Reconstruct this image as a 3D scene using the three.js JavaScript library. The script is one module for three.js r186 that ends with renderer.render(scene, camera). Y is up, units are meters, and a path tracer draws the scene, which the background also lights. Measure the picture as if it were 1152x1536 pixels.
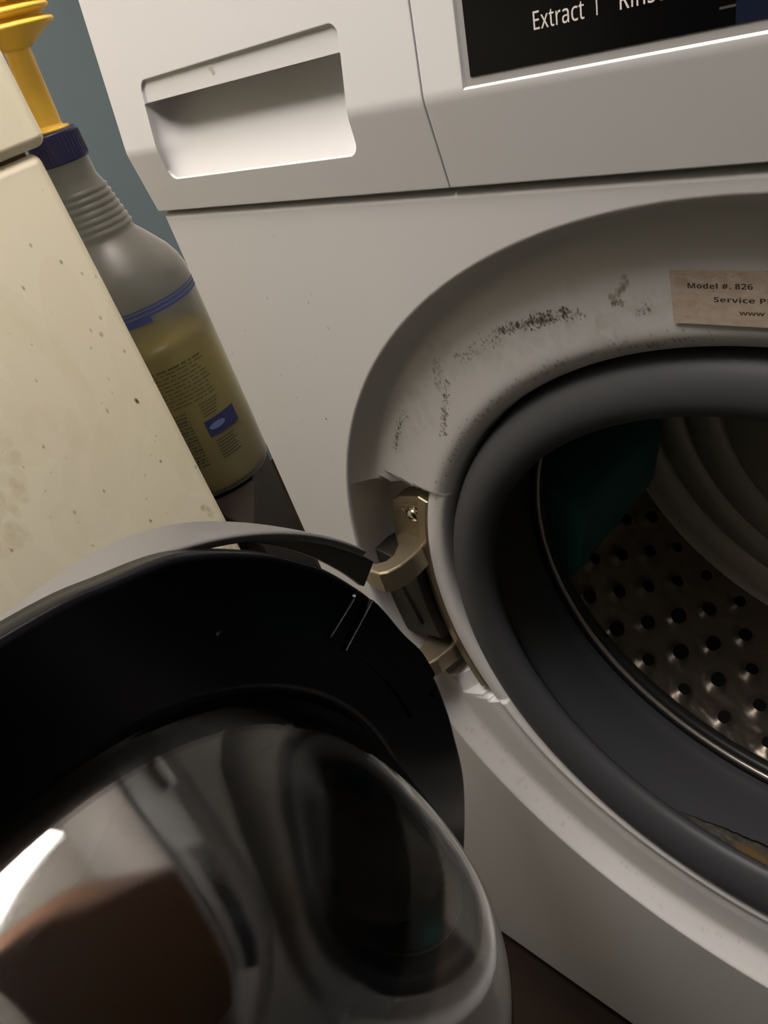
import * as THREE from 'three';
import { mergeGeometries } from 'three/addons/utils/BufferGeometryUtils.js';
import { RectAreaLightUniformsLib } from 'three/addons/lights/RectAreaLightUniformsLib.js';
import { RoundedBoxGeometry } from 'three/addons/geometries/RoundedBoxGeometry.js';

// ---------------------------------------------------------------- camera, light, exposure
const scene = new THREE.Scene();
const camera = new THREE.PerspectiveCamera(67.07, 1152 / 1536, 0.01, 20);
camera.position.set(0.38688, 0.83425, 0.21912);
camera.up.set(-0.216485, 0.780258, -0.586798);
camera.lookAt(0.38688 - 0.664452, 0.83425 - 0.558122, 0.21912 - 0.496994);
const renderer = new THREE.WebGLRenderer({ antialias: true });
renderer.toneMapping = THREE.LinearToneMapping;
renderer.toneMappingExposure = 1.0;
renderer.shadowMap.enabled = true;
scene.background = new THREE.Color(0x000000);
RectAreaLightUniformsLib.init();
const WARM = new THREE.Color().setRGB(1.0, 0.925, 0.868);
// light panel hanging over the left edge of the machine
const BAR = { x: 0.09, y: 1.57, z: 0.15, w: 0.24, d: 0.70, turn: 0.42, power: 24.5, up: 115 };
const barLight = new THREE.RectAreaLight(WARM, BAR.power, BAR.w, BAR.d);
barLight.position.set(BAR.x, BAR.y - 0.032, BAR.z); barLight.rotation.set(-Math.PI / 2, 0, 0); barLight.rotateZ(BAR.turn); scene.add(barLight);
const upLight = new THREE.RectAreaLight(WARM, BAR.up, BAR.w, BAR.d);
upLight.position.set(BAR.x, BAR.y + 0.012, BAR.z); upLight.rotation.set(Math.PI / 2, 0, 0); upLight.rotateZ(-BAR.turn); scene.add(upLight);
// ceiling lamp, further off
const LAMP = { x: 0.75, y: 2.36, z: 1.0, power: 0.2 };
const lampLight = new THREE.PointLight(new THREE.Color().setRGB(0.95, 0.97, 1.0), LAMP.power, 0, 2);
lampLight.position.set(LAMP.x, LAMP.y - 0.05, LAMP.z);
lampLight.castShadow = true; lampLight.shadow.radius = 4;
scene.add(lampLight);

// ---------------------------------------------------------------- helpers
const R = Math.PI / 180, V3 = THREE.Vector3;
let seed = 7;
function rnd() { seed = (seed + 0x6D2B79F5) | 0; let t = Math.imul(seed ^ (seed >>> 15), 1 | seed); t = (t + Math.imul(t ^ (t >>> 7), 61 | t)) ^ t; return ((t ^ (t >>> 14)) >>> 0) / 4294967296; }
const sm = (a, b, x) => { const t = Math.min(1, Math.max(0, (x - a) / (b - a))); return t * t * (3 - 2 * t); };
const lerp = (a, b, t) => a + (b - a) * t;
function mat(color, roughness = 0.5, metalness = 0, extra = {}) { return new THREE.MeshPhysicalMaterial({ color, roughness, metalness, ...extra }); }
const lin = (r, g, b) => new THREE.Color().setRGB(r, g, b);
function mesh(name, geo, m, parent) { const o = new THREE.Mesh(geo, m); o.name = name; o.castShadow = o.receiveShadow = true; (parent || scene).add(o); return o; }
function thing(name, label, category, pos = [0, 0, 0]) { const g = new THREE.Group(); g.name = name; g.position.set(...pos); g.userData = { label, category }; scene.add(g); return g; }
function structure(o) { o.userData.kind = 'structure'; return o; }
// grid surface: rows x cols of points from fn(i, j); optional wrap in j
function grid(rows, cols, fn, wrap = false, uvfn = null, flip = false) {
  const pos = [], uv = [], idx = [];
  for (let i = 0; i < rows; i++) for (let j = 0; j < cols; j++) { const p = fn(i, j); pos.push(p[0], p[1], p[2]); const q = uvfn ? uvfn(p, i, j) : [j / (cols - 1), i / (rows - 1)]; uv.push(q[0], q[1]); }
  const m = wrap ? cols : cols - 1;
  for (let i = 0; i < rows - 1; i++) for (let j = 0; j < m; j++) {
    const a = i * cols + j, b = i * cols + (j + 1) % cols, c = a + cols, d = b + cols;
    if (flip) idx.push(a, b, c, b, d, c); else idx.push(a, c, b, b, c, d);
  }
  const g = new THREE.BufferGeometry();
  g.setAttribute('position', new THREE.Float32BufferAttribute(pos, 3));
  g.setAttribute('uv', new THREE.Float32BufferAttribute(uv, 2));
  g.setIndex(idx); g.computeVertexNormals(); return g;
}
function box(w, h, d, x, y, z, r = 0.002) { const g = new RoundedBoxGeometry(w, h, d, 3, Math.min(r, w / 2.1, h / 2.1, d / 2.1)); g.translate(x, y, z); return g; }
function lathe(pts, seg = 96) { return new THREE.LatheGeometry(pts.map(p => new THREE.Vector2(p[0], p[1])), seg); }
// polygon in XY extruded along +z with small bevel
function slab(pts, z0, z1, bevel = 0.0008, seg = 2) {
  const s = new THREE.Shape(pts.map(p => new THREE.Vector2(p[0], p[1])));
  const g = new THREE.ExtrudeGeometry(s, { depth: z1 - z0 - 2 * bevel, bevelEnabled: true, bevelThickness: bevel, bevelSize: bevel, bevelOffset: -bevel, bevelSegments: seg, curveSegments: 12 });
  g.translate(0, 0, z0 + bevel); return g;
}
// polygon given in (x, z), extruded upwards from y0 to y1
function plan(pts, y0, y1, bevel = 0.001) {
  const g = slab(pts.map(p => [p[0], -p[1]]), y0, y1, bevel, 3); g.rotateX(-Math.PI / 2); return g;
}
function canvasTex(w, h, draw, srgb = true) {
  const c = document.createElement('canvas'); c.width = w; c.height = h; draw(c.getContext('2d'), w, h);
  const t = new THREE.CanvasTexture(c); if (srgb) t.colorSpace = THREE.SRGBColorSpace; t.magFilter = THREE.LinearFilter; return t;
}
// tileable-ish value noise
const NZ = []; for (let i = 0; i < 4096; i++) NZ.push(rnd());
function vnoise(x, y) { const xi = Math.floor(x), yi = Math.floor(y), fx = x - xi, fy = y - yi, h = (a, b) => NZ[((a * 73 + b * 179) % 4096 + 4096) % 4096]; const u = fx * fx * (3 - 2 * fx), v = fy * fy * (3 - 2 * fy); return lerp(lerp(h(xi, yi), h(xi + 1, yi), u), lerp(h(xi, yi + 1), h(xi + 1, yi + 1), u), v); }
const fbm = (x, y, o = 4) => { let s = 0, a = 0.5; for (let i = 0; i < o; i++) { s += a * vnoise(x, y); x = x * 2.03 + 11; y = y * 2.03 + 5; a *= 0.5; } return s; };
function noiseTex(w, h, fn) { const d = new Uint8Array(w * h * 4); for (let j = 0; j < h; j++) for (let i = 0; i < w; i++) { const c = fn(i / w, j / h); const k = (j * w + i) * 4; d[k] = c[0]; d[k + 1] = c[1]; d[k + 2] = c[2]; d[k + 3] = 255; } const t = new THREE.DataTexture(d, w, h); t.magFilter = THREE.LinearFilter; t.minFilter = THREE.LinearFilter; t.wrapS = t.wrapT = THREE.RepeatWrapping; t.needsUpdate = true; return t; }

// ---------------------------------------------------------------- the room
const floorTex = noiseTex(512, 512, (u, v) => { const g = fbm(u * 6, v * 60, 4), k = fbm(u * 3 + 9, v * 9, 3); const b = 0.55 + 0.5 * g + 0.25 * k; return [44 * b, 32 * b, 23 * b]; });
floorTex.colorSpace = THREE.SRGBColorSpace; floorTex.repeat.set(2, 2);
const X0 = -1.02, X1 = 2.30, Z0 = -0.72, Z1 = 2.9, H = 2.5, T = 0.1;
const wallPaint = mat(lin(0.13, 0.18, 0.205), 0.8);
const darkPanel = mat(lin(0.05, 0.04, 0.032), 0.7);
const whitePaint = mat(lin(0.62, 0.58, 0.52), 0.85);
const floor = structure(mesh('floor', box(X1 - X0 + 2 * T, T, Z1 - Z0 + 2 * T, (X0 + X1) / 2, -T / 2, (Z0 + Z1) / 2, 0.001), mat(0xffffff, 0.75, 0, { map: floorTex, specularIntensity: 0.25 })));
structure(mesh('ceiling', box(X1 - X0 + 2 * T, T, Z1 - Z0 + 2 * T, (X0 + X1) / 2, H + T / 2, (Z0 + Z1) / 2, 0.001), whitePaint));
structure(mesh('wall_left', box(T, H, Z1 - Z0 + 2 * T, X0 - T / 2, H / 2, (Z0 + Z1) / 2, 0.001), wallPaint));
structure(mesh('wall_right', box(T, H, Z1 - Z0 + 2 * T, X1 + T / 2, H / 2, (Z0 + Z1) / 2, 0.001), darkPanel));
structure(mesh('wall_back', box(X1 - X0, H, T, (X0 + X1) / 2, H / 2, Z0 - T / 2, 0.001), mat(lin(0.82, 0.80, 0.76), 0.8)));
structure(mesh('wall_front', box(X1 - X0, H, T, (X0 + X1) / 2, H / 2, Z1 + T / 2, 0.001), darkPanel));

// ---------------------------------------------------------------- ceiling lamp (behind and above the camera, lights the room)
{
  const t = thing('ceiling_lamp', 'round frosted ceiling lamp with a white base above the washing machine', 'lamp', [LAMP.x, 0, LAMP.z]);
  mesh('lamp_base', lathe([[0, H], [0.15, H], [0.15, H - 0.02], [0.14, H - 0.03], [0, H - 0.03]]), whitePaint, t);
  mesh('lamp_shade', lathe([[0.135, H - 0.03], [0.14, H - 0.06], [0.135, H - 0.12], [0.11, H - 0.18], [0.07, H - 0.215], [0.0001, H - 0.23]]), mat(0xffffff, 0.6, 0, { emissive: WARM, emissiveIntensity: 0.5 }), t);
}

// light bar on two wires, and the wooden wall cabinet beside it, both above the machine
{
  const b = thing('light_panel', 'flat warm light panel hanging on two wires over the washing machine', 'lamp', [BAR.x, BAR.y, BAR.z]); b.rotation.y = BAR.turn;
  mesh('panel_housing', box(BAR.w + 0.016, 0.020, BAR.d + 0.02, 0, -0.010, 0, 0.003), mat(lin(0.5, 0.5, 0.5), 0.5), b);
  mesh('panel_diffuser', box(BAR.w, 0.010, BAR.d, 0, -0.0245, 0, 0.003), mat(0xffffff, 0.6, 0, { emissive: WARM, emissiveIntensity: 6 }), b);
  mesh('panel_diffuser', box(BAR.w, 0.006, BAR.d, 0, 0.003, 0, 0.002), mat(0xffffff, 0.6, 0, { emissive: WARM, emissiveIntensity: 4 }), b);
  for (const z of [-0.16, 0.16]) { const w = new THREE.CylinderGeometry(0.0012, 0.0012, H - BAR.y, 8); w.translate(0, (H - BAR.y) / 2, z); mesh('wire', w, mat(lin(0.3, 0.3, 0.3), 0.4, 0.8), b); }
  const t = thing('wall_cabinet', 'brown wooden wall cabinet with two doors above the washing machine', 'cabinet', [0.71, 1.46, Z0]);
  const oak = mat(lin(0.22, 0.085, 0.026), 0.5);
  mesh('cabinet_box', box(0.86, 0.70, 0.98, 0, 0.35, 0.49, 0.003), oak, t);
  for (const x of [-0.215, 0.215]) { const d = mesh('cabinet_door', box(0.422, 0.69, 0.02, x, 0.35, 0.991, 0.003), oak, t); mesh('knob', new THREE.SphereGeometry(0.012, 16, 12).translate(x > 0 ? 0.03 : -0.03, 0.08, 1.012), mat(lin(0.5, 0.45, 0.35), 0.3, 1), d); }
}

// ---------------------------------------------------------------- washing machine
const XC = 0.2975, YC = 0.50985, W = 0.595, YB = 0.019, YT = 0.763;
const washer = thing('washing_machine', 'white front-loading washing machine with its round door swung open', 'washing machine');
const whitePlastic = mat(lin(0.60, 0.595, 0.59), 0.42);
const whiteSteel = mat(lin(0.60, 0.595, 0.59), 0.38);

// dirt printed on the front panel: uv = (x / 0.6, y / 0.8)
const faceTex = canvasTex(2048, 2048, (c, w, h) => {
  const PX = x => x / 0.6 * w, PY = y => h - y / 0.8 * h, base = [203, 202, 201];
  c.fillStyle = `rgb(${base})`; c.fillRect(0, 0, w, h);
  const dab = (x, y, r, a, col) => { c.fillStyle = `rgba(${col},${a})`; c.beginPath(); c.ellipse(PX(x), PY(y), r / 0.6 * w, r / 0.8 * h * (0.6 + rnd()), rnd() * 3, 0, 7); c.fill(); };
  const speckle = (x0, y0, x1, y1, spread, n, rmax, col, amax) => { for (let i = 0; i < n; i++) { const t = rnd(), g = (rnd() + rnd() + rnd() - 1.5) * spread, g2 = (rnd() + rnd() + rnd() - 1.5) * spread; dab(lerp(x0, x1, t) + g, lerp(y0, y1, t) + g2, rmax * (0.12 + rnd() * rnd()), amax * (0.25 + 0.75 * rnd()), col); } };
  // broad grey smears first
  speckle(0.100, 0.620, 0.160, 0.690, 0.010, 260, 0.0040, '120,116,106', 0.05);
  speckle(0.160, 0.680, 0.235, 0.712, 0.008, 220, 0.0045, '125,120,110', 0.05);
  speckle(0.235, 0.700, 0.275, 0.722, 0.008, 160, 0.0040, '140,140,115', 0.07);
  // dark scuffs
  speckle(0.192, 0.7005, 0.218, 0.708, 0.0026, 330, 0.00075, '52,44,36', 0.9);
  speckle(0.212, 0.707, 0.231, 0.7105, 0.0026, 240, 0.0007, '50,44,38', 0.85);
  speckle(0.166, 0.686, 0.196, 0.700, 0.0040, 190, 0.0007, '92,88,78', 0.6);
  speckle(0.142, 0.640, 0.155, 0.672, 0.0022, 230, 0.0007, '62,54,44', 0.8);
  speckle(0.148, 0.668, 0.153, 0.684, 0.0028, 110, 0.0008, '110,108,96', 0.5);
  speckle(0.102, 0.622, 0.116, 0.645, 0.0020, 170, 0.0006, '60,52,42', 0.8);
  speckle(0.112, 0.640, 0.122, 0.652, 0.0030, 80, 0.0005, '80,72,60', 0.7);
  speckle(0.246, 0.716, 0.252, 0.724, 0.0016, 70, 0.0012, '110,112,88', 0.35);
  speckle(0.245, 0.714, 0.250, 0.716, 0.0012, 50, 0.0006, '72,78,62', 0.8);
  speckle(0.254, 0.711, 0.259, 0.714, 0.0014, 40, 0.0006, '72,78,62', 0.7);
  // grime along the seal edge
  for (let i = 0; i < 150; i++) { const a = (95 + rnd() * 62) * R, r = 0.1925 + rnd() * rnd() * 0.006; dab(XC + r * Math.cos(a), YC + r * Math.sin(a), 0.0006 * (0.3 + rnd()), 0.3, '90,82,70'); }
  speckle(0.256, 0.6972, 0.261, 0.6978, 0.0010, 40, 0.0008, '120,100,74', 0.6);
  // specks on the flat panel
  dab(0.0733, 0.6475, 0.0006, 0.8, '70,58,46'); dab(0.048, 0.672, 0.0004, 0.5, '90,80,70');
  for (let i = 0; i < 26; i++) dab(0.005 + rnd() * 0.12, 0.50 + rnd() * 0.25, 0.0003 + rnd() * 0.0004, 0.3, '110,98,84');
  // brown scuffs on the lower ledge and below the hinge pocket
  for (let i = 0; i < 130; i++) { const a = (205 + rnd() * 70) * R, r = 0.2285 + rnd() * 0.014; dab(XC + r * Math.cos(a), YC + r * Math.sin(a), 0.0003 + rnd() * rnd() * 0.0016, 0.10, '128,104,76'); }
  for (let i = 0; i < 24; i++) dab(0.03 + rnd() * 0.55, 0.03 + rnd() * 0.22, 0.0004 + rnd() * 0.0006, 0.3, '120,105,90');
});
const frontMat = mat(0xffffff, 0.40, 0, { map: faceTex });

// front panel: rectangle rim -> flat face -> round recess, with the hinge pocket sunk into the recess
{
  const phis = []; for (let a = 0; a < 360;) { phis.push(a); a += (a > 152 && a < 163) || (a > 196 && a < 210) ? 0.06 : 0.75; }
  for (const [x, y] of [[0, YB], [W, YB], [0, YT], [W, YT]]) for (const e of [-0.05, 0, 0.05]) phis.push(((Math.atan2(y - YC, x - XC) / R) + 360 + e) % 360);
  phis.sort((a, b) => a - b);
  const rect = (phi, ins) => { const c = Math.cos(phi * R), s = Math.sin(phi * R); const tx = c > 0 ? (W - ins - XC) / c : (ins - XC) / c, ty = s > 0 ? (YT - ins - YC) / s : (YB + ins - YC) / s; const t = Math.min(Math.abs(tx), Math.abs(ty)); return [XC + t * c, YC + t * s]; };
  const rows = [ // [type, size, centre shift, z, pocket size, pocket shift, pocket z]
    ['r', 0, 0, -0.10], ['r', 0, 0, -0.006], ['r', 0.0003, 0, -0.0026], ['r', 0.0008, 0, -0.0012], ['r', 0.0015, 0, -0.0004], ['r', 0.0022, 0, 0], ['r', 0.0030, 0, 0],
    ['c', 0.2472, 0, 0], ['c', 0.2464, 0, -0.0001], ['c', 0.2457, 0, -0.0005], ['c', .2450, 0.0001, -0.0013], ['c', .2440, 0.0003, -0.0028, 0.2445, 0, -0.0028],
    ['c', 0.2428, 0.0006, -0.0048, 0.2438, 0, -0.008], ['c', 0.2405, 0.0010, -0.0077, 0.243, 0, -0.016], ['c', 0.2382, 0.0014, -0.0106, 0.2425, 0, -0.024], ['c', 0.2360, 0.0018, -0.0127, 0.2410, 0, -0.0295], ['c', 0.2335, 0.0020, -0.0138, 0.2385, 0, -0.0318], ['c', 0.2305, 0.0020, -0.0143, 0.2350, 0, -0.0325],
    ['c', 0.2240, 0.0020, -0.0146, 0.2300, 0, -0.033], ['c', 0.2100, 0.0015, -0.0150, 0.2100, 0, -0.033], ['c', 0.2060, 0.0012, -0.0155, 0.2025, 0, -0.033], ['c', 0.2015, 0.0009, -0.0165, 0.2018, 0, -0.030], ['c', 0.1985, 0.0006, -0.0166, 0.2012, 0, -0.0190], ['c', 0.1960, 0.0004, -0.0156, 0.2000, 0, -0.0176], ['c', 0.1940, 0.0002, -0.0148, 0.1960, 0, -0.0172], ['c', 0.1912, 0, -0.0151, 0.1915, 0, -0.0176], ['c', 0.1885, 0, -0.0195, 0.1890, 0, -0.0195], ['c', 0.1876, 0, -0.0230, 0.1876, 0, -0.0230], ['c', 0.1868, 0, -0.040, 0.1868, 0, -0.040],
  ];
  const geo = grid(rows.length, phis.length, (i, j) => {
    const q = rows[i], phi = phis[j];
    if (q[0] === 'r') { const p = rect(phi, q[1]); return [p[0], p[1], q[3]]; }
    let r = q[1], cy = q[2], z = q[3];
      const flatZ = { 0.206: -0.0151, 0.2015: -0.0152, 0.1985: -0.0153, 0.196: -0.0156, 0.194: -0.0163, 0.1912: -0.0180, 0.1885: -0.0208 }[r];
      if (flatZ) z = lerp(z, flatZ, sm(-0.35, 0.35, Math.sin(phi * R)));
    if (q.length > 4) {
      const rb = Math.min(r, 0.2335), top = 153.5 + (rb - 0.193) / 0.054 * 6.5, bot = 207.5 - Math.max(0, rb - 0.203) / 0.027 * 8.0;
      const w = sm(top - 0.12, top + 0.18, phi) * (1 - sm(bot - 0.45, bot + 0.45, phi));
      r = lerp(r, q[4], w); cy = lerp(cy, q[5], w); z = lerp(z, q[6], w);
    }
    return [XC + r * Math.cos(phi * R), YC + cy + r * Math.sin(phi * R), z];
  }, true, p => [p[0] / 0.6, p[1] / 0.8], false);
  mesh('front_panel', geo, frontMat, washer);
}
// cabinet shell
{
  const parts = [];
  parts.push(box(0.003, 0.86, 0.62, 0.0025, 0.445, -0.325, 0.001), box(0.003, 0.86, 0.62, W - 0.0025, 0.445, -0.325, 0.001), box(W, 0.86, 0.003, W / 2, 0.445, -0.635, 0.001), box(W, 0.012, 0.64, W / 2, 0.884, -0.325, 0.003), box(W - 0.006, 0.003, 0.62, W / 2, 0.022, -0.325, 0.001));
  mesh('cabinet', mergeGeometries(parts), whiteSteel, washer);
  for (const [x, z] of [[0.05, -0.05], [0.545, -0.05], [0.05, -0.58], [0.545, -0.58]]) { const f = lathe([[0, 0], [0.022, 0], [0.022, 0.006], [0.012, 0.009], [0.012, 0.0225], [0, 0.0225]], 24); f.translate(x, 0, z); mesh('foot', f, mat(0x151515, 0.7), washer); }
}
// upper fascia: slanted below, tipped back above
const zb = y => { const a = 0.0016 + (y - 0.7645) * 0.115, b = 0.00505 - (y - 0.7945) * 0.156, k = 0.0006; const d = Math.max(k - Math.abs(a - b), 0) / k; return Math.min(a, b) - d * d * k * 0.25; };
function fasciaGrid(x0, x1, depth, xmap, ny, xs, ys) {
  const px = [x0, ...xs, x1], py = [0.7645, ...ys, 0.878];
  return grid(py.length, px.length, (i, j) => {
    const y = py[i], x = xmap ? xmap(px[j], y) : px[j];
    if (i === 0 || j === 0 || i === py.length - 1 || j === px.length - 1) return [x, y, -0.03];
    const e = Math.min(x - x0, x1 - x, y - 0.7645), f = 0.0005, fil = e < f ? f - Math.sqrt(Math.max(0, f * f - (f - e) * (f - e))) : 0;
    return [x, y, zb(y) - fil - depth(x, y)];
  }, false, p => [p[0], p[1]], true);
}
const span = (a, b, n) => [...Array(n)].map((_, i) => lerp(a, b, i / (n - 1)));
{
  const sd = (x, y) => { // signed inside distance of the rounded, slightly tapered grip opening
    const t = (y - 0.7800) / 0.0425, xl = lerp(0.0284, 0.0308, t), xr = lerp(0.1595, 0.1645, t), cx = (xl + xr) / 2, cy = 0.80125, r = 0.005;
    const qx = Math.abs(x - cx) - (xr - xl) / 2 + r, qy = Math.abs(y - cy) - 0.02125 + r;
    return -(Math.hypot(Math.max(qx, 0), Math.max(qy, 0)) + Math.min(Math.max(qx, qy), 0) - r);
  };
  const depth = (x, y) => {
    const d = sd(x, y); if (d <= 0) return 0;
    const lip = 0.0013 * sm(0, 0.0010, d);
    const yl = 0.8128, s = Math.min(1, Math.max(0, (yl - y) / (yl - 0.7802)));
    const scoop = 0.0150 * (1 - Math.pow(s, 1.5));
    const dl = x - lerp(0.0284, 0.0308, (y - 0.78) / 0.0425), dr = lerp(0.1595, 0.1645, (y - 0.78) / 0.0425) - x;
    const side = Math.min(Math.sqrt(Math.max(0, 1 - Math.pow(1 - Math.min(1, dl / 0.020), 2))), sm(0, 0.0022, dr));
    return lerp(lip, Math.max(0, scoop * side) + 0.0008, sm(0.8130, 0.8123, y) );
  };
  const xs = [...span(0, 0.004, 9), ...span(0.008, 0.026, 5), ...span(0.0275, 0.05, 90), ...span(0.0508, 0.155, 110), ...span(0.1555, 0.167, 70), ...span(0.172, 0.193, 4), ...span(0.1965, 0.1975, 7)];
  const ys = [...span(0.7645, 0.7665, 8), ...span(0.769, 0.778, 5), ...span(0.7786, 0.8245, 150), ...span(0.828, 0.877, 8)];
  mesh('detergent_drawer', fasciaGrid(0, 0.1975, depth, (x, y) => { const t = Math.min(1.1, Math.max(-0.1, (y - 0.78) / 0.0425)); return x + (lerp(0.0284, 0.0308, t) - 0.0296) * sm(0.012, 0.026, x) * (1 - sm(0.036, 0.07, x)) + (lerp(0.1595, 0.1645, t) - 0.162) * sm(0.12, 0.152, x) * (1 - sm(0.170, 0.19, x)); }, 0, xs, ys), whitePlastic, washer);
}
// dried drip on the grip lip and a smear above it
{
  const dm = mat(lin(0.50, 0.47, 0.43), 0.3), dr = [];
  for (const [x, y, r, sy] of [[0.0865, 0.8176, 0.0012, 1.6], [0.0855, 0.8194, 0.0017, 0.8]]) { const g = new THREE.SphereGeometry(r, 16, 10); g.scale(1, sy, 0.14); g.translate(x, y, 0.00505 - (y - 0.7945) * 0.156 - (y < 0.822 ? 0.0013 : 0)); dr.push(g); }
  washer.getObjectByName('detergent_drawer').add(Object.assign(new THREE.Mesh(mergeGeometries(dr), dm), { name: 'dried_drip', castShadow: true, receiveShadow: true }));
}
{
  // display opening in the control panel
  const DX0 = 0.2146, DX1 = 0.42, DY0 = 0.7951;
  const depth = (x, y) => 0.0012 * sm(0, 0.0009, Math.min(x - DX0, DX1 - x, y - DY0));
  const xs = [...span(0.1979, 0.1990, 7), ...span(0.205, 0.213, 5), ...span(0.2142, 0.2165, 16), ...span(0.22, 0.415, 40), ...span(0.418, 0.422, 10), ...span(0.43, 0.592, 8), ...span(0.593, W, 6)];
  const ys = [...span(0.7645, 0.7665, 8), ...span(0.770, 0.791, 10), ...span(0.7925, 0.7985, 50), ...span(0.80, 0.877, 20)];
  mesh('control_panel', fasciaGrid(0.1979, W, depth, 0, 0, xs, ys), whitePlastic, washer);
  // display glass
  const plane = (x, y, off) => [x, y, 0.00505 - (y - 0.7945) * 0.156 + off];
  const bez = grid(2, 2, (i, j) => plane([0.2152, 0.4194][j], [0.7957, 0.876][i], -0.0009), false, null, true);
  const tex = canvasTex(1024, 512, (c, w, h) => { // covers x 0.2177..0.2985, y 0.7982..0.8385
    c.fillStyle = '#060607'; c.fillRect(0, 0, w, h);
    const PX = x => (x - 0.2177) / 0.0808 * w, PY = y => h - (y - 0.7982) / 0.0403 * h;
    c.fillStyle = '#cfc8c0'; c.textBaseline = 'alphabetic';
    const fit = (s, x, y, width, size) => { c.save(); c.font = `${size}px sans-serif`; const m = c.measureText(s).width; c.translate(PX(x), PY(y)); c.scale((width / 0.0808 * w) / m, 1); c.fillText(s, 0, 0); c.restore(); };
    fit('Extract', 0.2414, 0.8065, 0.0168, 78);
    fit('Rinse', 0.2680, 0.8066, 0.0135, 78);
    c.fillRect(PX(0.2617), PY(0.8112), 5, PY(0.8066) - PY(0.8112));
    c.fillStyle = 'rgba(150,150,150,0.45)'; c.fillRect(PX(0.2945), PY(0.8024), PX(0.2985) - PX(0.2945), 7);
  });
  const screen = mesh('display', bez, mat(lin(0.30, 0.295, 0.29), 0.45, 0.1), washer);
  const gl = grid(2, 2, (i, j) => plane([0.2177, 0.2985][j], [0.7982, 0.8385][i], -0.0006), false, null, true);
  mesh('display_glass', gl, mat(0xffffff, 0.22, 0, { map: tex, specularIntensity: 0.3 }), screen);
  const gl2 = grid(2, 2, (i, j) => plane([0.2985, 0.4180][j], [0.7982, 0.8385][i], -0.0006), false, null, true);
  mesh('display_window', gl2, mat(lin(0.008, 0.012, 0.026), 0.2, 0, { specularIntensity: 0.4 }), screen);
}
// dark backing bar under the fascia
mesh('fascia_gap', mergeGeometries([box(W - 0.006, 0.006, 0.02, W / 2, 0.7632, -0.020, 0.0005), box(0.05, 0.112, 0.003, 0.198, 0.8205, -0.0325, 0.0005)]), mat(0x1a1917, 0.8), washer);

// service label on the recess, a thin paper patch that follows the slope of the recess floor
{
  const tex = canvasTex(1024, 512, (c, w, h) => { // x 0.2678..0.3478 ; y 0.7090..0.7280
    const H2 = 512; const img = c; img.fillStyle = '#b4a596'; img.fillRect(0, 0, w, h);
    for (let i = 0; i < 900; i++) { const a = rnd(); img.fillStyle = a < 0.5 ? 'rgba(150,130,110,0.10)' : 'rgba(205,195,180,0.08)'; img.beginPath(); img.ellipse(rnd() * w, rnd() * h, 6 + rnd() * 50, 6 + rnd() * 36, rnd() * 3, 0, 7); img.fill(); }
    for (let i = 0; i < 60; i++) { img.fillStyle = 'rgba(96,80,64,0.35)'; img.beginPath(); img.ellipse(rnd() * w, rnd() < 0.6 ? rnd() * 60 : rnd() * h, 2 + rnd() * 7, 2 + rnd() * 6, 0, 0, 7); img.fill(); }
    const PX = x => (x - 0.2678) / 0.08 * w, PY = y => H2 - (y - 0.7090) / 0.019 * H2;
    img.fillStyle = '#2b2420'; img.textBaseline = 'alphabetic';
    const put = (s, x, y, width, hgt) => { img.save(); img.font = 'bold 60px sans-serif'; const m = img.measureText(s).width; img.translate(PX(x), PY(y)); img.scale(width / 0.08 * w / m, hgt); img.fillText(s, 0, 0); img.restore(); };
    put('Model #. 826', 0.2733, 0.7217, 0.0212, 1.15); put('Service Ph', 0.2818, 0.7171, 0.0190, 1.1); put('www', 0.2900, 0.7129, 0.0078, 0.95);
  });
  const n = 20, m = 8, g = grid(m, n, (i, j) => { const x = lerp(0.2678, 0.3478, j / (n - 1)), y = lerp(0.7090, 0.7280, i / (m - 1)); const rr = Math.hypot(x - XC, y - YC); return [x, y, lerp(-0.0150, -0.0146, Math.min(1, Math.max(0, (rr - 0.210) / 0.014))) + 0.0008]; }, false, null, true);
  const lb = mesh('service_label', g, mat(0xffffff, 0.7, 0, { map: tex }), washer);
  lb.userData.label = 'worn beige paper label with black print';
}

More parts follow.
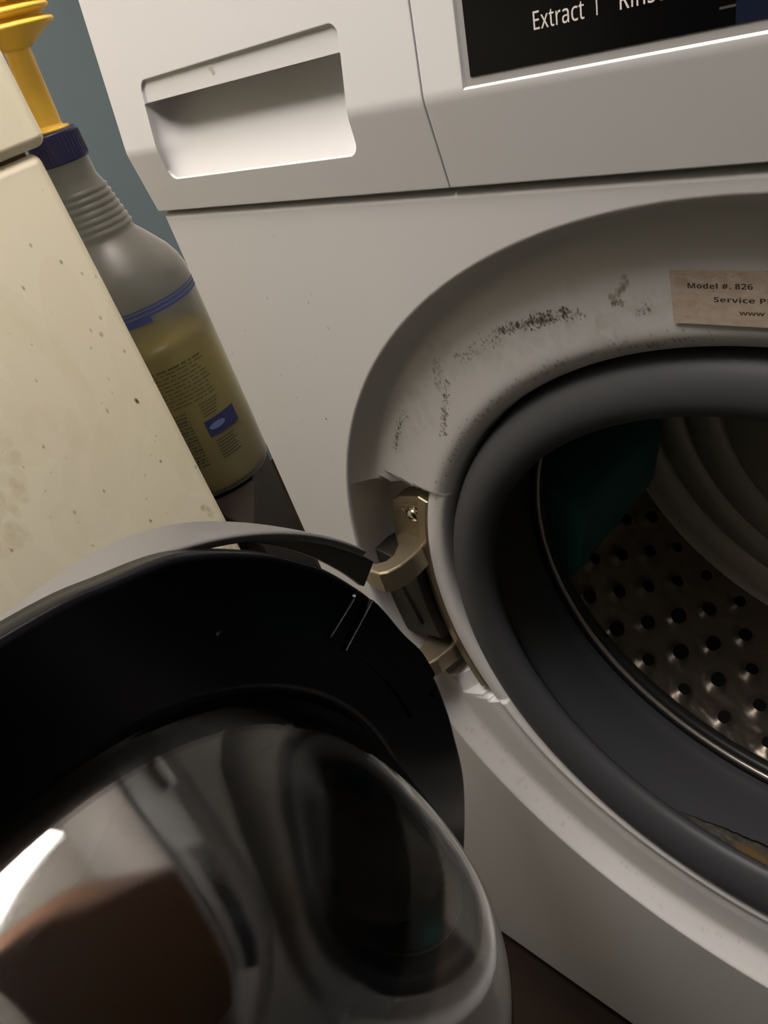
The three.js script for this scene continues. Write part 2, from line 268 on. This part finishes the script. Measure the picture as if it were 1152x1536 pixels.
// rubber gasket
const rubber = mat(lin(0.046, 0.048, 0.053), 0.55);
{
  const N = 240, rows = [ // R, centre x, centre y, z, dz at the bottom
    [0.1862, 0, 0, -0.040, 0], [0.1855, 0, -0.001, -0.026, 0.003], [0.1835, 0, -0.0015, -0.0215, 0.005], [0.1805, 0, -0.002, -0.0185, 0.005], [0.1760, 0, -0.002, -0.0165, 0.004], [0.1690, -0.001, -0.001, -0.0160, 0.003], [0.1620, -0.002, 0.001, -0.0178, 0.002], [0.1570, -0.003, 0.0025, -0.0205, 0.001], [0.1552, -0.003, 0.003, -0.0230, 0], [0.1550, -0.003, 0.003, -0.0262, 0], [0.1575, -0.002, 0.002, -0.0290, 0], [0.1640, -0.001, 0.001, -0.0310, 0], [0.1665, 0, 0, -0.034, 0], [0.1690, 0, 0, -0.045, 0], [0.1740, 0, 0, -0.062, 0], [0.1775, 0, 0, -0.077, 0], [0.1780, 0, 0, -0.086, 0], [0.1765, 0, 0, -0.091, 0], [0.1800, 0, 0, -0.0945, 0], [0.200, 0, 0, -0.0950, 0],
  ];
  const g = grid(rows.length, N, (i, j) => { const q = rows[i], a = j / N * Math.PI * 2, b = 0.5 - 0.5 * Math.sin(a); return [XC + q[1] + q[0] * Math.cos(a), YC + q[2] + q[0] * Math.sin(a), q[3] + q[4] * b]; }, true);
  const gasket = mesh('door_gasket', g, rubber, washer);
  // torn drain flap with wet grime at the bottom of the seal
  const gm = mat(0xffffff, 0.25, 0, { vertexColors: true });
  const n1 = 60, n2 = 14, col = [];
  const res = grid(n2, n1, (i, j) => {
    const u = j / (n1 - 1), v = i / (n2 - 1), a = lerp(247.5, 272, u) * R, half = Math.pow(Math.sin(Math.PI * Math.min(1, u * 0.55 + 0.04)), 0.8);
    const z = -0.0305 - 0.017 * half * v * (0.85 + 0.3 * fbm(u * 9, 3)), base = z < -0.034 ? lerp(0.1665, 0.169, (-0.034 - z) / 0.011) : lerp(0.164, 0.1665, (-0.031 - z) / 0.003);
    const r = base - 0.0012 - 0.0016 * fbm(u * 26, v * 9) * Math.sin(Math.PI * v);
    const e = fbm(u * 30 + 4, v * 8), edge = v > 0.86 ? 0.12 : 1, wet = sm(0.45, 0.6, u) * sm(0.75, 0.4, v);
    const k = edge * (0.25 + 1.1 * e) * 0.085; col.push(lerp(k, 0.11, wet), lerp(k * 0.92, 0.075, wet), lerp(k * 0.8, 0.032, wet));
    return [XC + r * Math.cos(a), YC + r * Math.sin(a), z];
  }, false, null, false);
  res.setAttribute('color', new THREE.Float32BufferAttribute(col, 3));
  const rs = mesh('grime', res, gm, gasket); rs.userData.label = 'wet brown grime in the torn drain fold';
}
// drum
const steel = mat(lin(0.36, 0.31, 0.26), 0.40, 0.85);
{
  const DR = 0.222, ZF = -0.108, ZK = -0.272;
  // cylinder wall with embossed bumps around every hole
  const na = 900, nz = 140, pa = 2 * Math.PI / 40, pz = 0.0265;
  const holes = [];
  for (let k = 0; k < 6; k++) for (let a = 0; a < 40; a++) holes.push([(a + (k % 2) * 0.5) * pa, ZF - 0.014 - k * pz]);
  const bump = (a, z) => {
    let best = 1e9; const k = Math.round((ZF - 0.014 - z) / pz);
    for (let kk = k - 1; kk <= k + 1; kk++) { if (kk < 0 || kk > 5) continue; const o = (kk % 2) * 0.5, q = Math.round(a / pa - o); const da = (a - (q + o) * pa) * DR, dz = z - (ZF - 0.014 - kk * pz); best = Math.min(best, Math.hypot(da * 1.15, dz * 0.9)); }
    const s = Math.max(0, 1 - best / 0.0125);
    return 0.0056 * s * s * (3 - 2 * s) + 0.0030 * (fbm(a * 26, z * 130, 3) - 0.45) * sm(0.0, 0.006, best - 0.004);
  };
  const wall = grid(nz, na, (i, j) => { const a = j / na * Math.PI * 2, z = lerp(ZF, ZK, i / (nz - 1)); const r = DR - bump(a, z); return [XC + r * Math.cos(a), YC + r * Math.sin(a), z]; }, true);
  const drum = mesh('drum', wall, steel, washer);
  const hg = []; const blk = mat(0x030303, 0.9);
  for (const [a, z] of holes) { const hr = 0.0042 + rnd() * 0.0018, c = new THREE.CylinderGeometry(hr, hr, 0.0030, 14); c.scale(1, 1, 0.8 + rnd() * 0.4); c.rotateZ(Math.PI / 2); c.translate(DR - 0.0050, 0, 0); c.rotateZ(a); c.translate(XC, YC, z); hg.push(c); }
  const ho = mesh('drum_holes', mergeGeometries(hg), blk, drum); ho.userData.kind = 'stuff';
  // front ring and bright rim
  const zl = (pts) => { const g = lathe(pts.map(p => [p[0], p[1]]), 200); g.rotateX(Math.PI / 2); g.translate(XC, YC, 0); return g; };
  mesh('drum_front', zl([[0.222, ZF], [0.216, ZF + 0.006], [0.200, ZF + 0.008], [0.184, ZF + 0.008], [0.178, ZF + 0.006], [0.1765, ZF + 0.002], [0.179, ZF - 0.002]]), mat(lin(0.02, 0.02, 0.02), 0.4), drum);
  const rim = new THREE.TorusGeometry(0.1735, 0.0016, 12, 240); rim.translate(XC, YC, -0.0950); mesh('drum_rim', rim, mat(lin(0.75, 0.70, 0.62), 0.28, 0.85), drum);
  const rimb = new THREE.TorusGeometry(0.1775, 0.0030, 12, 200); rimb.translate(XC, YC, -0.0962); mesh('rim_seal', rimb, mat(lin(0.008, 0.008, 0.008), 0.5), drum);
  // back wall with stepped rings
  mesh('drum_back', zl([[0.222, ZK], [0.214, ZK - 0.006], [0.198, ZK - 0.009], [0.1965, ZK - 0.022], [0.1925, ZK - 0.0225], [0.191, ZK - 0.007], [0.168, ZK - 0.004], [0.1665, ZK - 0.020], [0.1615, ZK - 0.0205], [0.161, ZK - 0.003], [0.135, ZK], [0.1335, ZK - 0.016], [0.129, ZK - 0.016], [0.1285, ZK + 0.001], [0.09, ZK + 0.003], [0.05, ZK + 0.004], [0, ZK + 0.004]].reverse()), mat(lin(0.85, 0.79, 0.66), 0.5, 0.45), drum);
  // teal lifter paddles, 120 degrees apart
  const teal = mat(lin(0.03, 0.24, 0.245), 0.45);
  for (let q = 0; q < 3; q++) {
    const a0 = 206 + q * 120, prof = [[0, 0.2225], [-1.2, 0.214], [-2.5, 0.203], [-4, 0.1965], [-9, 0.186], [-14, 0.177], [-18, 0.172], [-22, 0.174], [-25, 0.181], [-30, 0.205], [-33, 0.2225]];
    const nz2 = 24, g = grid(nz2, prof.length, (i, j) => { const t = i / (nz2 - 1), e = Math.min(1, Math.min(t / 0.10, (1 - t) / 0.10)), es = Math.sqrt(Math.max(0, 1 - (1 - e) * (1 - e))); const a = (a0 + prof[j][0]) * R, r = lerp(0.2225, prof[j][1], es); return [XC + r * Math.cos(a), YC + r * Math.sin(a), lerp(-0.124, -0.272, t)]; });
    const lf = mesh('drum_lifter', g, teal, drum); 
    const dots = []; for (let k = 0; k < 11; k++) { const c = new THREE.CylinderGeometry(0.0011, 0.0011, 0.0016, 8); c.rotateZ(Math.PI / 2); c.translate(0.2000, 0, 0); c.rotateZ((a0 - 3.2) * R); c.translate(XC, YC, -0.146 - k * 0.0105); dots.push(c); }
    const dm = mergeGeometries(dots); lf.geometry = mergeGeometries([g.toNonIndexed(), dm.toNonIndexed()].map(x => { x.deleteAttribute('uv'); return x; }));
  }
  // outer tub behind the drum front so that no light comes in around it
  mesh('tub', zl([[0.1868, -0.040], [0.24, -0.060], [0.255, -0.10], [0.255, -0.33], [0, -0.34]]), mat(lin(0.03, 0.03, 0.03), 0.8), washer);
}

// ---------------------------------------------------------------- hinge bracket on the machine
const brass = mat(lin(0.34, 0.285, 0.20), 0.38, 0.85);
const pol = (r, a) => [XC + r * Math.cos(a * R), YC + r * Math.sin(a * R)];
const sector = (r0, r1, a0, a1, n = 30) => { const p = []; for (let i = 0; i <= n; i++) p.push(pol(r0, lerp(a0, a1, i / n))); for (let i = n; i >= 0; i--) p.push(pol(r1, lerp(a0, a1, i / n))); return p; };
{
  const hb = mesh('hinge_bracket', mergeGeometries([
    slab([[0.0715, 0.5655], [0.0765, 0.5765], [0.0830, 0.5805], [0.1095, 0.5865], [0.1125, 0.5840], [0.1035, 0.5480], [0.0995, 0.5290], [0.0640, 0.5290], [0.0665, 0.5470]].reverse(), -0.0335, -0.0225, 0.0012, 3),
    slab(sector(0.2008, 0.2078, 157.5, 204), -0.0325, -0.0172, 0.0010),
  ].map(g => g.toNonIndexed())), brass, washer);
  hb.userData.label = 'bronze-coloured cast hinge bracket';
  // raised frame around the screw
  mesh('frame_ridge', mergeGeometries([slab([[0.074, 0.5672], [0.0825, 0.5705], [0.0862, 0.5655], [0.0872, 0.5662], [0.0835, 0.5722], [0.0738, 0.5685]], -0.0230, -0.0214, 0.0004), slab([[0.0855, 0.5742], [0.0985, 0.5765], [0.0955, 0.5720], [0.1050, 0.5732], [0.1058, 0.5748], [0.0995, 0.5738], [0.1005, 0.5782], [0.0850, 0.5755]], -0.0230, -0.0214, 0.0004)].map(g => g.toNonIndexed())), brass, hb);
  const sc = mesh('screw', mergeGeometries([new THREE.CylinderGeometry(0.0056, 0.0060, 0.0020, 28), new THREE.SphereGeometry(0.0046, 24, 12, 0, 7, 0, Math.PI / 2).scale(1, 0.55, 1).translate(0, 0.001, 0), new THREE.BoxGeometry(0.0050, 0.0012, 0.0013).translate(0, 0.0034, 0)].map(g => g.toNonIndexed())), mat(lin(0.62, 0.57, 0.48), 0.2, 1), hb);
  sc.geometry.rotateX(Math.PI / 2); sc.position.set(0.0922, 0.5700, -0.0215);
  // arms that carry the door
  const up = [[0.0735, -0.032], [0.0968, -0.032], [0.0968, -0.006], [0.0955, 0.003], [0.0920, 0.0110], [0.0875, 0.0145], [0.0790, 0.0150], [0.0680, 0.0120], [0.0530, 0.0060], [0.0520, 0.0025], [0.0620, 0.0050], [0.0720, 0.0085], [0.0785, 0.0075], [0.0830, 0.0030], [0.0840, -0.0030], [0.0800, -0.0120], [0.0735, -0.0180]];
  mesh('hinge_arm', plan(up, 0.534, 0.550, 0.0015), brass, hb);
  const lo = [[0.0700, -0.032], [0.0935, -0.032], [0.0938, -0.016], [0.0915, -0.002], [0.0870, 0.0085], [0.0820, 0.0130], [0.0740, 0.0130], [0.0690, 0.0100], [0.0730, 0.0020], [0.0730, -0.010], [0.0705, -0.018]];
  mesh('hinge_arm', plan(lo, 0.446, 0.460, 0.0015), brass, hb);
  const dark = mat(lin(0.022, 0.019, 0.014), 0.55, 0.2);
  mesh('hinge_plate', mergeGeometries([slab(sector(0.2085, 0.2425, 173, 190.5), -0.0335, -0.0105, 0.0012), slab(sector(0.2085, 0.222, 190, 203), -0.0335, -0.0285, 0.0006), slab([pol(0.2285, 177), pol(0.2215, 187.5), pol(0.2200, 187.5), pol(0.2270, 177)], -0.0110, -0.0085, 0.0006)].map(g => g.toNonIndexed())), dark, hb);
}

// ---------------------------------------------------------------- the open door (its own axes: +x towards the hinge, +z out of its inner side)
{
  const RP = [[0, 0.2140], [9, 0.2130], [17, 0.2102], [28, 0.2129], [39, 0.2148], [47, 0.2160], [57, 0.2172], [66, 0.2145], [76, 0.2125], [110, 0.2130], [180, 0.2140], [270, 0.2150], [330, 0.2179], [340, 0.2187], [352, 0.2150], [360, 0.2140]];
  const rp = a => { a = (a % 360 + 360) % 360; for (let i = 1; i < RP.length; i++) if (a <= RP[i][0]) { const t = (a - RP[i - 1][0]) / (RP[i][0] - RP[i - 1][0]); return lerp(RP[i - 1][1], RP[i][1], t * t * (3 - 2 * t)); } return RP[0][1]; };
  const ring = (rows, a0, a1, n, wrap) => grid(rows.length, n, (i, j) => { const a = lerp(a0, a1, j / (wrap ? n : n - 1)), [r, z] = rows[i](a); return [r * Math.cos(a * R), r * Math.sin(a * R), z]; }, wrap);
  const black = mat(lin(0.004, 0.004, 0.0055), 0.22, 0, { specularIntensity: 0.3 });
  const C = a => f => f;
  const door = mesh('door', ring([a => [0.150, -0.022], a => [0.156, -0.010], a => [0.1605, -0.0015], a => [0.163, 0], a => [0.166, 0.0002], a => [0.190, 0.0003], a => [rp(a) - 0.003, 0], a => [rp(a) - 0.001, -0.0006], a => [rp(a), -0.002], a => [rp(a), -0.010], a => [rp(a) - 0.004, -0.012], a => [0.170, -0.013], a => [0.150, -0.022]], 0, 360, 300, true), black, washer);
  door.position.set(0.187, YC + 0.003, 0.257); door.rotation.y = 100 * R;
  door.userData.label = 'glossy black inner door ring';
  // hinge cover, a plate raised a little on the black ring
  const cov = []; for (let i = 0; i <= 16; i++) { const a = lerp(4.6, 26.0, i / 16); cov.push([(rp(a) - 0.001) * Math.cos(a * R), (rp(a) - 0.001) * Math.sin(a * R)]); }
  for (let i = 16; i >= 0; i--) { const a = lerp(4.2, 28.0, i / 16); cov.push([0.1852 * Math.cos(a * R), 0.1852 * Math.sin(a * R)]); }
  mesh('hinge_cover', slab(cov, -0.002, 0.0022, 0.0006), black, door);
  const rib = slab([[0.1880 * Math.cos(31 * R), 0.1880 * Math.sin(31 * R)], [0.2080 * Math.cos(28.8 * R), 0.2080 * Math.sin(28.8 * R)], [0.2080 * Math.cos(29.6 * R), 0.2080 * Math.sin(29.6 * R)], [0.1880 * Math.cos(32 * R), 0.1880 * Math.sin(32 * R)]], -0.001, 0.0016, 0.0004); mesh('cover_clip', rib, black, door);
  const rv = []; for (const [r, a] of [[0.2085, 29.2], [0.196, 13], [0.2075, 1.5], [0.186, 52], [0.199, -27]]) { const s = new THREE.CylinderGeometry(0.0017, 0.0021, 0.0014, 16); s.rotateX(Math.PI / 2); s.translate(r * Math.cos(a * R), r * Math.sin(a * R), 0.0008); rv.push(s); }
  for (const s of rv) mesh('rivet', s, black, door);
  // glass bowl: closed shell, 4 mm
  const outer = [[0.1603, -0.006], [0.1600, 0.000], [0.1575, 0.009], [0.1532, 0.019], [0.1478, 0.030], [0.1422, 0.041], [0.1362, 0.052], [0.1302, 0.062], [0.1237, 0.071], [0.1157, 0.079], [0.1052, 0.0865], [0.0920, 0.0935], [0.0750, 0.0997], [0.0550, 0.1050], [0.0350, 0.1088], [0.0180, 0.1110], [0.0001, 0.1118]];
  const oc = new THREE.SplineCurve(outer.map(p => new THREE.Vector2(...p))).getPoints(90), n = oc.length, inner = [];
  for (let i = n - 1; i >= 0; i--) { const a = oc[Math.max(0, i - 1)], b = oc[Math.min(n - 1, i + 1)], tx = b.x - a.x, ty = b.y - a.y, l = Math.hypot(tx, ty); inner.push(new THREE.Vector2(Math.max(0.0001, oc[i].x - ty / l * 0.0045), oc[i].y + tx / l * 0.0045)); }
  const lipp = [new THREE.Vector2(0.1560, -0.009), new THREE.Vector2(0.1612, -0.009)];
  const bowlG = new THREE.LatheGeometry([...lipp, ...oc, ...inner, lipp[0].clone()], 200); bowlG.rotateX(Math.PI / 2);
  mesh('glass_bowl', bowlG, mat(0xffffff, 0.05, 0, { transmission: 1, thickness: 0.0045, ior: 1.5, attenuationColor: new THREE.Color(0.75, 0.78, 0.74), attenuationDistance: 0.03 }), door);
  // silver outer ring, eccentric towards the hinge, ending in a tip at the hinge, and its dark liner
  const ro = a => { const ex = 0.0220, ey = -0.0245, R0 = 0.2274, c = Math.cos(a * R), s = Math.sin(a * R), d = ex * c + ey * s; return d + Math.sqrt(R0 * R0 - ex * ex - ey * ey + d * d); };
  const ri = a => Math.min(0.2192, ro(a) - 0.003), wd = a => 0.003 + 0.024 * sm(26, 50, a) * (1 - 0.80 * sm(50, 78, a));
  const A0 = 26.5, A1 = 262, NS = 200;
  mesh('outer_ring', ring([a => [ro(a) - 0.0035, -0.0112], a => [ro(a) - 0.0012, -0.0100], a => [ro(a), -0.0108], a => [ro(a) + 0.0006, -0.0125], a => [ro(a) + 0.0022 * wd(a) / 0.03, -0.010 - wd(a)], a => [ro(a) - 0.002, -0.0115 - wd(a)], a => [ro(a) - 0.0035, -0.0112]], A0, A1, NS, false), mat(lin(0.165, 0.16, 0.155), 0.42, 0.4), door);
  mesh('ring_liner', ring([a => [ri(a), -0.0125], a => [ri(a), -0.0112], a => [Math.max(ri(a) + 0.001, ro(a) - 0.003), -0.0112], a => [Math.max(ri(a) + 0.001, ro(a) - 0.003), -0.0145], a => [ri(a), -0.0145], a => [ri(a), -0.0125]], 24, A1, NS, false), mat(lin(0.05, 0.046, 0.042), 0.5), door);
  // dark outer window at the front of the door and the struts that tie ring, plate and window together
  const win = ring([a => [0.0001, -0.036], a => [0.10, -0.0355], a => [0.150, -0.034], a => [0.165, -0.031], a => [0.165, -0.027], a => [0.150, -0.030], a => [0.10, -0.0315], a => [0.0001, -0.032]], 0, 360, 96, true);
  mesh('door_window', win, mat(lin(0.02, 0.018, 0.016), 0.15), door);
  for (const a of [100, 150, 200, 245]) { const s = box(0.046, 0.010, 0.022, 0.184, 0, -0.024, 0.001); s.rotateZ(a * R); mesh('door_strut', s, mat(0x0a0a0a, 0.6), door); }
  for (const a of [300, 345, 60, 15]) { const s = box(0.045, 0.010, 0.020, 0.178, 0, -0.023, 0.001); s.rotateZ(a * R); mesh('door_strut', s, mat(0x0a0a0a, 0.6), door); }
}

// ---------------------------------------------------------------- cream appliance on the left
{
  const creamTex = canvasTex(1024, 1024, (c, w, h) => { // u: z 0..0.62, v: y 0..0.95
    c.fillStyle = 'rgb(247,241,216)'; c.fillRect(0, 0, w, h);
    for (let i = 0; i < 700; i++) { c.fillStyle = rnd() < 0.5 ? 'rgba(190,170,128,0.035)' : 'rgba(240,228,200,0.05)'; c.beginPath(); c.ellipse(rnd() * w, rnd() * h, 10 + rnd() * 60, 6 + rnd() * 30, rnd() * 3, 0, 7); c.fill(); }
    const P = (z, y) => [z / 0.62 * w, h - y / 0.95 * h];
    const spot = (z, y, r, col, a) => { const [x, yy] = P(z, y); c.fillStyle = `rgba(${col},${a})`; c.beginPath(); c.ellipse(x, yy, r / 0.62 * w, r / 0.95 * h * (0.7 + rnd()), rnd() * 3, 0, 7); c.fill(); };
    for (let i = 0; i < 5; i++) spot(0.0213 + rnd() * 0.0022, 0.6510 + rnd() * 0.003, 0.0007, '86,66,34', 0.9);
    for (let i = 0; i < 150; i++) spot(rnd() * 0.20, 0.45 + rnd() * 0.4, 0.0003 + rnd() * rnd() * 0.0010, '120,100,66', 0.35 + rnd() * 0.4);
    for (let i = 0; i < 70; i++) spot(0.10 + rnd() * 0.05 + i * 0.0004, 0.66 - i * 0.0007 + rnd() * 0.02, 0.002 + rnd() * 0.004, '150,128,90', 0.06);
    for (let i = 0; i < 40; i++) spot(0.012 + rnd() * 0.006, 0.48 + rnd() * 0.08, 0.0006 + rnd() * 0.002, '150,118,60', 0.14);
  });
  const cream = mat(lin(0.74, 0.66, 0.47), 0.42);
  const side = mat(0xffffff, 0.42, 0, { map: creamTex });
  const t = thing('cream_appliance', 'cream enamelled appliance with small rust specks, seen left of the washing machine', 'appliance', [-0.085, 0, 0.004]);
  const bodyG = box(0.56, 0.793, 0.62, -0.28, 0.4085, 0.31 + 0.0032, 0.006);
  // uv by position so the specks keep their place
  const setUV = g => { const p = g.attributes.position, uv = []; for (let i = 0; i < p.count; i++) uv.push(p.getZ(i) / 0.62, p.getY(i) / 0.95); g.setAttribute('uv', new THREE.Float32BufferAttribute(uv, 2)); return g; };
  const b = mesh('appliance_body', setUV(bodyG), side, t);
  mesh('appliance_top', setUV(box(0.564, 0.125, 0.628, -0.280, 0.8692, 0.31, 0.006)), side, t);
  mesh('seam_strip', box(0.552, 0.004, 0.60, -0.280, 0.8062, 0.31, 0.0005), mat(lin(0.12, 0.09, 0.05), 0.9), t);
  for (const [x, z] of [[-0.05, 0.05], [-0.51, 0.05], [-0.05, 0.57], [-0.51, 0.57]]) { const f = lathe([[0, 0], [0.02, 0], [0.02, 0.008], [0.01, 0.012], [0, 0.012]], 20); f.translate(x, 0, z); mesh('foot', f, mat(0x1a1a1a, 0.8), t); }
}
// ---------------------------------------------------------------- dark cabinet behind it and the bottle standing on it
const TOPY = 0.5285;
{
  const t = thing('brown_cabinet', 'dark brown wooden cabinet in the gap, under the yellow bottle', 'cabinet', [-0.2, 0, -0.085]);
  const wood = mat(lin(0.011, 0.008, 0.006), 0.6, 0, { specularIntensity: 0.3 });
  // right edge follows the direction (-0.737, 0, -0.676) through (-0.095, -0.012)
  const e = [-0.737, -0.676], p0 = [-0.0665 + 0.2, 0.0145 + 0.085]; // corner near the machine
  const q = (s, d) => [p0[0] + e[0] * s - e[1] * -d * 1, p0[1] + e[1] * s + e[0] * -d * -1];
  const A = [p0[0], p0[1]], B = [p0[0] + e[0] * 0.20, p0[1] + e[1] * 0.20], nrm = [-0.676, 0.737];
  const poly = [A, B, [B[0] + nrm[0] * 0.16, B[1] + nrm[1] * 0.16], [A[0] + nrm[0] * 0.02, A[1] + nrm[1] * 0.02]];
  const g0 = poly.map(p => [p[0], Math.min(p[1], 0.085)]);
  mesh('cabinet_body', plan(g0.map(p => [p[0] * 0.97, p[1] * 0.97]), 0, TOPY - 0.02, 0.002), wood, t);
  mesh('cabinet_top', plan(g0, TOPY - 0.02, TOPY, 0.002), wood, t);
}
{
  const t = thing('pump_bottle', 'translucent bottle of yellow cleaner with navy cap and tall yellow bellows pump', 'bottle', [-0.1690, TOPY, -0.0425]);
  t.scale.setScalar(1.04);
  const shellM = mat(lin(0.53, 0.52, 0.48), 0.40, 0, { transmission: 0.92, thickness: 0 });
  const prof = [[0.001, 0.0008], [0.036, 0.0005], [0.0445, 0.003], [0.0460, 0.008], [0.0460, 0.158], [0.0456, 0.164], [0.0436, 0.172], [0.0396, 0.180], [0.0335, 0.188], [0.0280, 0.195], [0.0245, 0.199], [0.0232, 0.202]];
  for (let k = 0; k < 7; k++) { const y = 0.2035 + k * 0.0043, r = lerp(0.0235, 0.0185, k / 6); prof.push([r + 0.0007, y], [r + 0.0009, y + 0.0012], [r - 0.0004, y + 0.0026], [r - 0.0004, y + 0.0032]); }
  prof.push([0.0172, 0.2345], [0.0160, 0.238], [0.0158, 0.2495], [0.0150, 0.252]);
  const body = mesh('bottle_body', lathe(prof, 96), shellM, t);
  mesh('liquid', lathe([[0.0001, 0.002], [0.036, 0.002], [0.0440, 0.005], [0.0454, 0.010], [0.0454, 0.121], [0.0001, 0.121]], 72), mat(lin(0.30, 0.245, 0.004), 0.35, 0), t).userData.label = 'yellow cleaning liquid';
  // printed label: blue bands, small type too fine to read, navy box
  const cv = (alpha) => canvasTex(1024, 1024, (c, w, h) => { // u 0..1 = full 300 degrees; v = y 0.01..0.155
    c.fillStyle = alpha ? '#000' : '#1b2333'; c.fillRect(0, 0, w, h); const on = (f, a) => { c.fillStyle = alpha ? `rgb(${a},${a},${a})` : f; };
    on('#2a3a78', 235); c.fillRect(0, 24, w, 8); c.fillRect(0, 38, w, 14); c.fillRect(0, 58, w, 12); on('#2a3a78', 225); c.fillRect(430, 70, 150, 26);
    on('#171c26', 170); for (let k = 0; k < 11; k++) { const y = 330 + k * 20; let x = 330; while (x < 650) { const l = 8 + ((k * 37 + x) % 31); c.fillRect(x, y, l, k === 0 ? 10 : 6); x += l + 6; } }
    for (let k = 0; k < 17; k++) { const y = 570 + k * 19; let x = 350; while (x < 545) { const l = 10 + ((k * 53 + x) % 37); c.fillRect(x, y, Math.min(l, 545 - x), 7 + (k % 3) * 2); x += l + 4; } }
    for (let k = 0; k < 5; k++) c.fillRect(592, 560 + k * 17, 70 - k * 6, 6);
    for (let k = 0; k < 7; k++) c.fillRect(592, 775 + k * 17, 74 - (k % 2) * 9, 7);
    on('#161f4a', 255); c.fillRect(584, 655, 120, 92); on('#53618a', 255); c.beginPath(); c.ellipse(622, 700, 30, 18, 0, 0, 7); c.fill();
  }, !alpha);
  const lab = new THREE.CylinderGeometry(0.0464, 0.0464, 0.150, 90, 1, true, 0, Math.PI * 2 * 300 / 360); lab.translate(0, 0.085, 0);
  const lo = mesh('printed_label', lab, mat(0xffffff, 0.6, 0, { map: cv(false), alphaMap: cv(true), transparent: true, side: THREE.DoubleSide }), t);
  lo.rotation.y = (52 - 150) * R;
  // cap, collar and pump
  const capP = [[0.0001, 0.2495], [0.0168, 0.2495], [0.0172, 0.2505]]; capP.push([0.0170, 0.2665], [0.0162, 0.2680], [0.0001, 0.2682]);
  const cap = mesh('bottle_cap', lathe(capP, 48), mat(lin(0.012, 0.014, 0.06), 0.38), t);
  const ribs = []; for (let k = 0; k < 40; k++) { const b = new THREE.BoxGeometry(0.0007, 0.0145, 0.0009); b.translate(0.0172, 0.2582, 0); b.rotateY(k / 40 * Math.PI * 2); ribs.push(b); }
  mesh('cap_ribs', mergeGeometries(ribs), cap.material, cap);
  const yel = mat(lin(0.90, 0.58, 0.075), 0.38);
  const stem = mesh('pump_stem', lathe([[0.0001, 0], [0.0118, 0], [0.0122, 0.001], [0.0118, 0.0022], [0.0088, 0.0028], [0.0084, 0.0045], [0.0078, 0.048], [0.0080, 0.052], [0.0001, 0.052]], 48), yel, t);
  stem.position.set(0.0010, 0.2680, -0.0009);
  stem.quaternion.setFromUnitVectors(new V3(0, 1, 0), new V3(0.058, 1, -0.052).normalize());
  const bp = [[0.0001, 0.046], [0.009, 0.046], [0.0125, 0.0485], [0.019, 0.0525], [0.0255, 0.0555]];
  for (let k = 0; k < 6; k++) { const y = 0.0565 + k * 0.0075; bp.push([0.0272, y], [0.0276, y + 0.0012], [0.0268, y + 0.0024], [0.0215, y + 0.0042], [0.0213, y + 0.0050], [0.0262, y + 0.0068]); }
  bp.push([0.020, 0.103], [0.0001, 0.105]);
  mesh('bellows', lathe(bp, 72), yel, stem);
}
renderer.render(scene, camera);
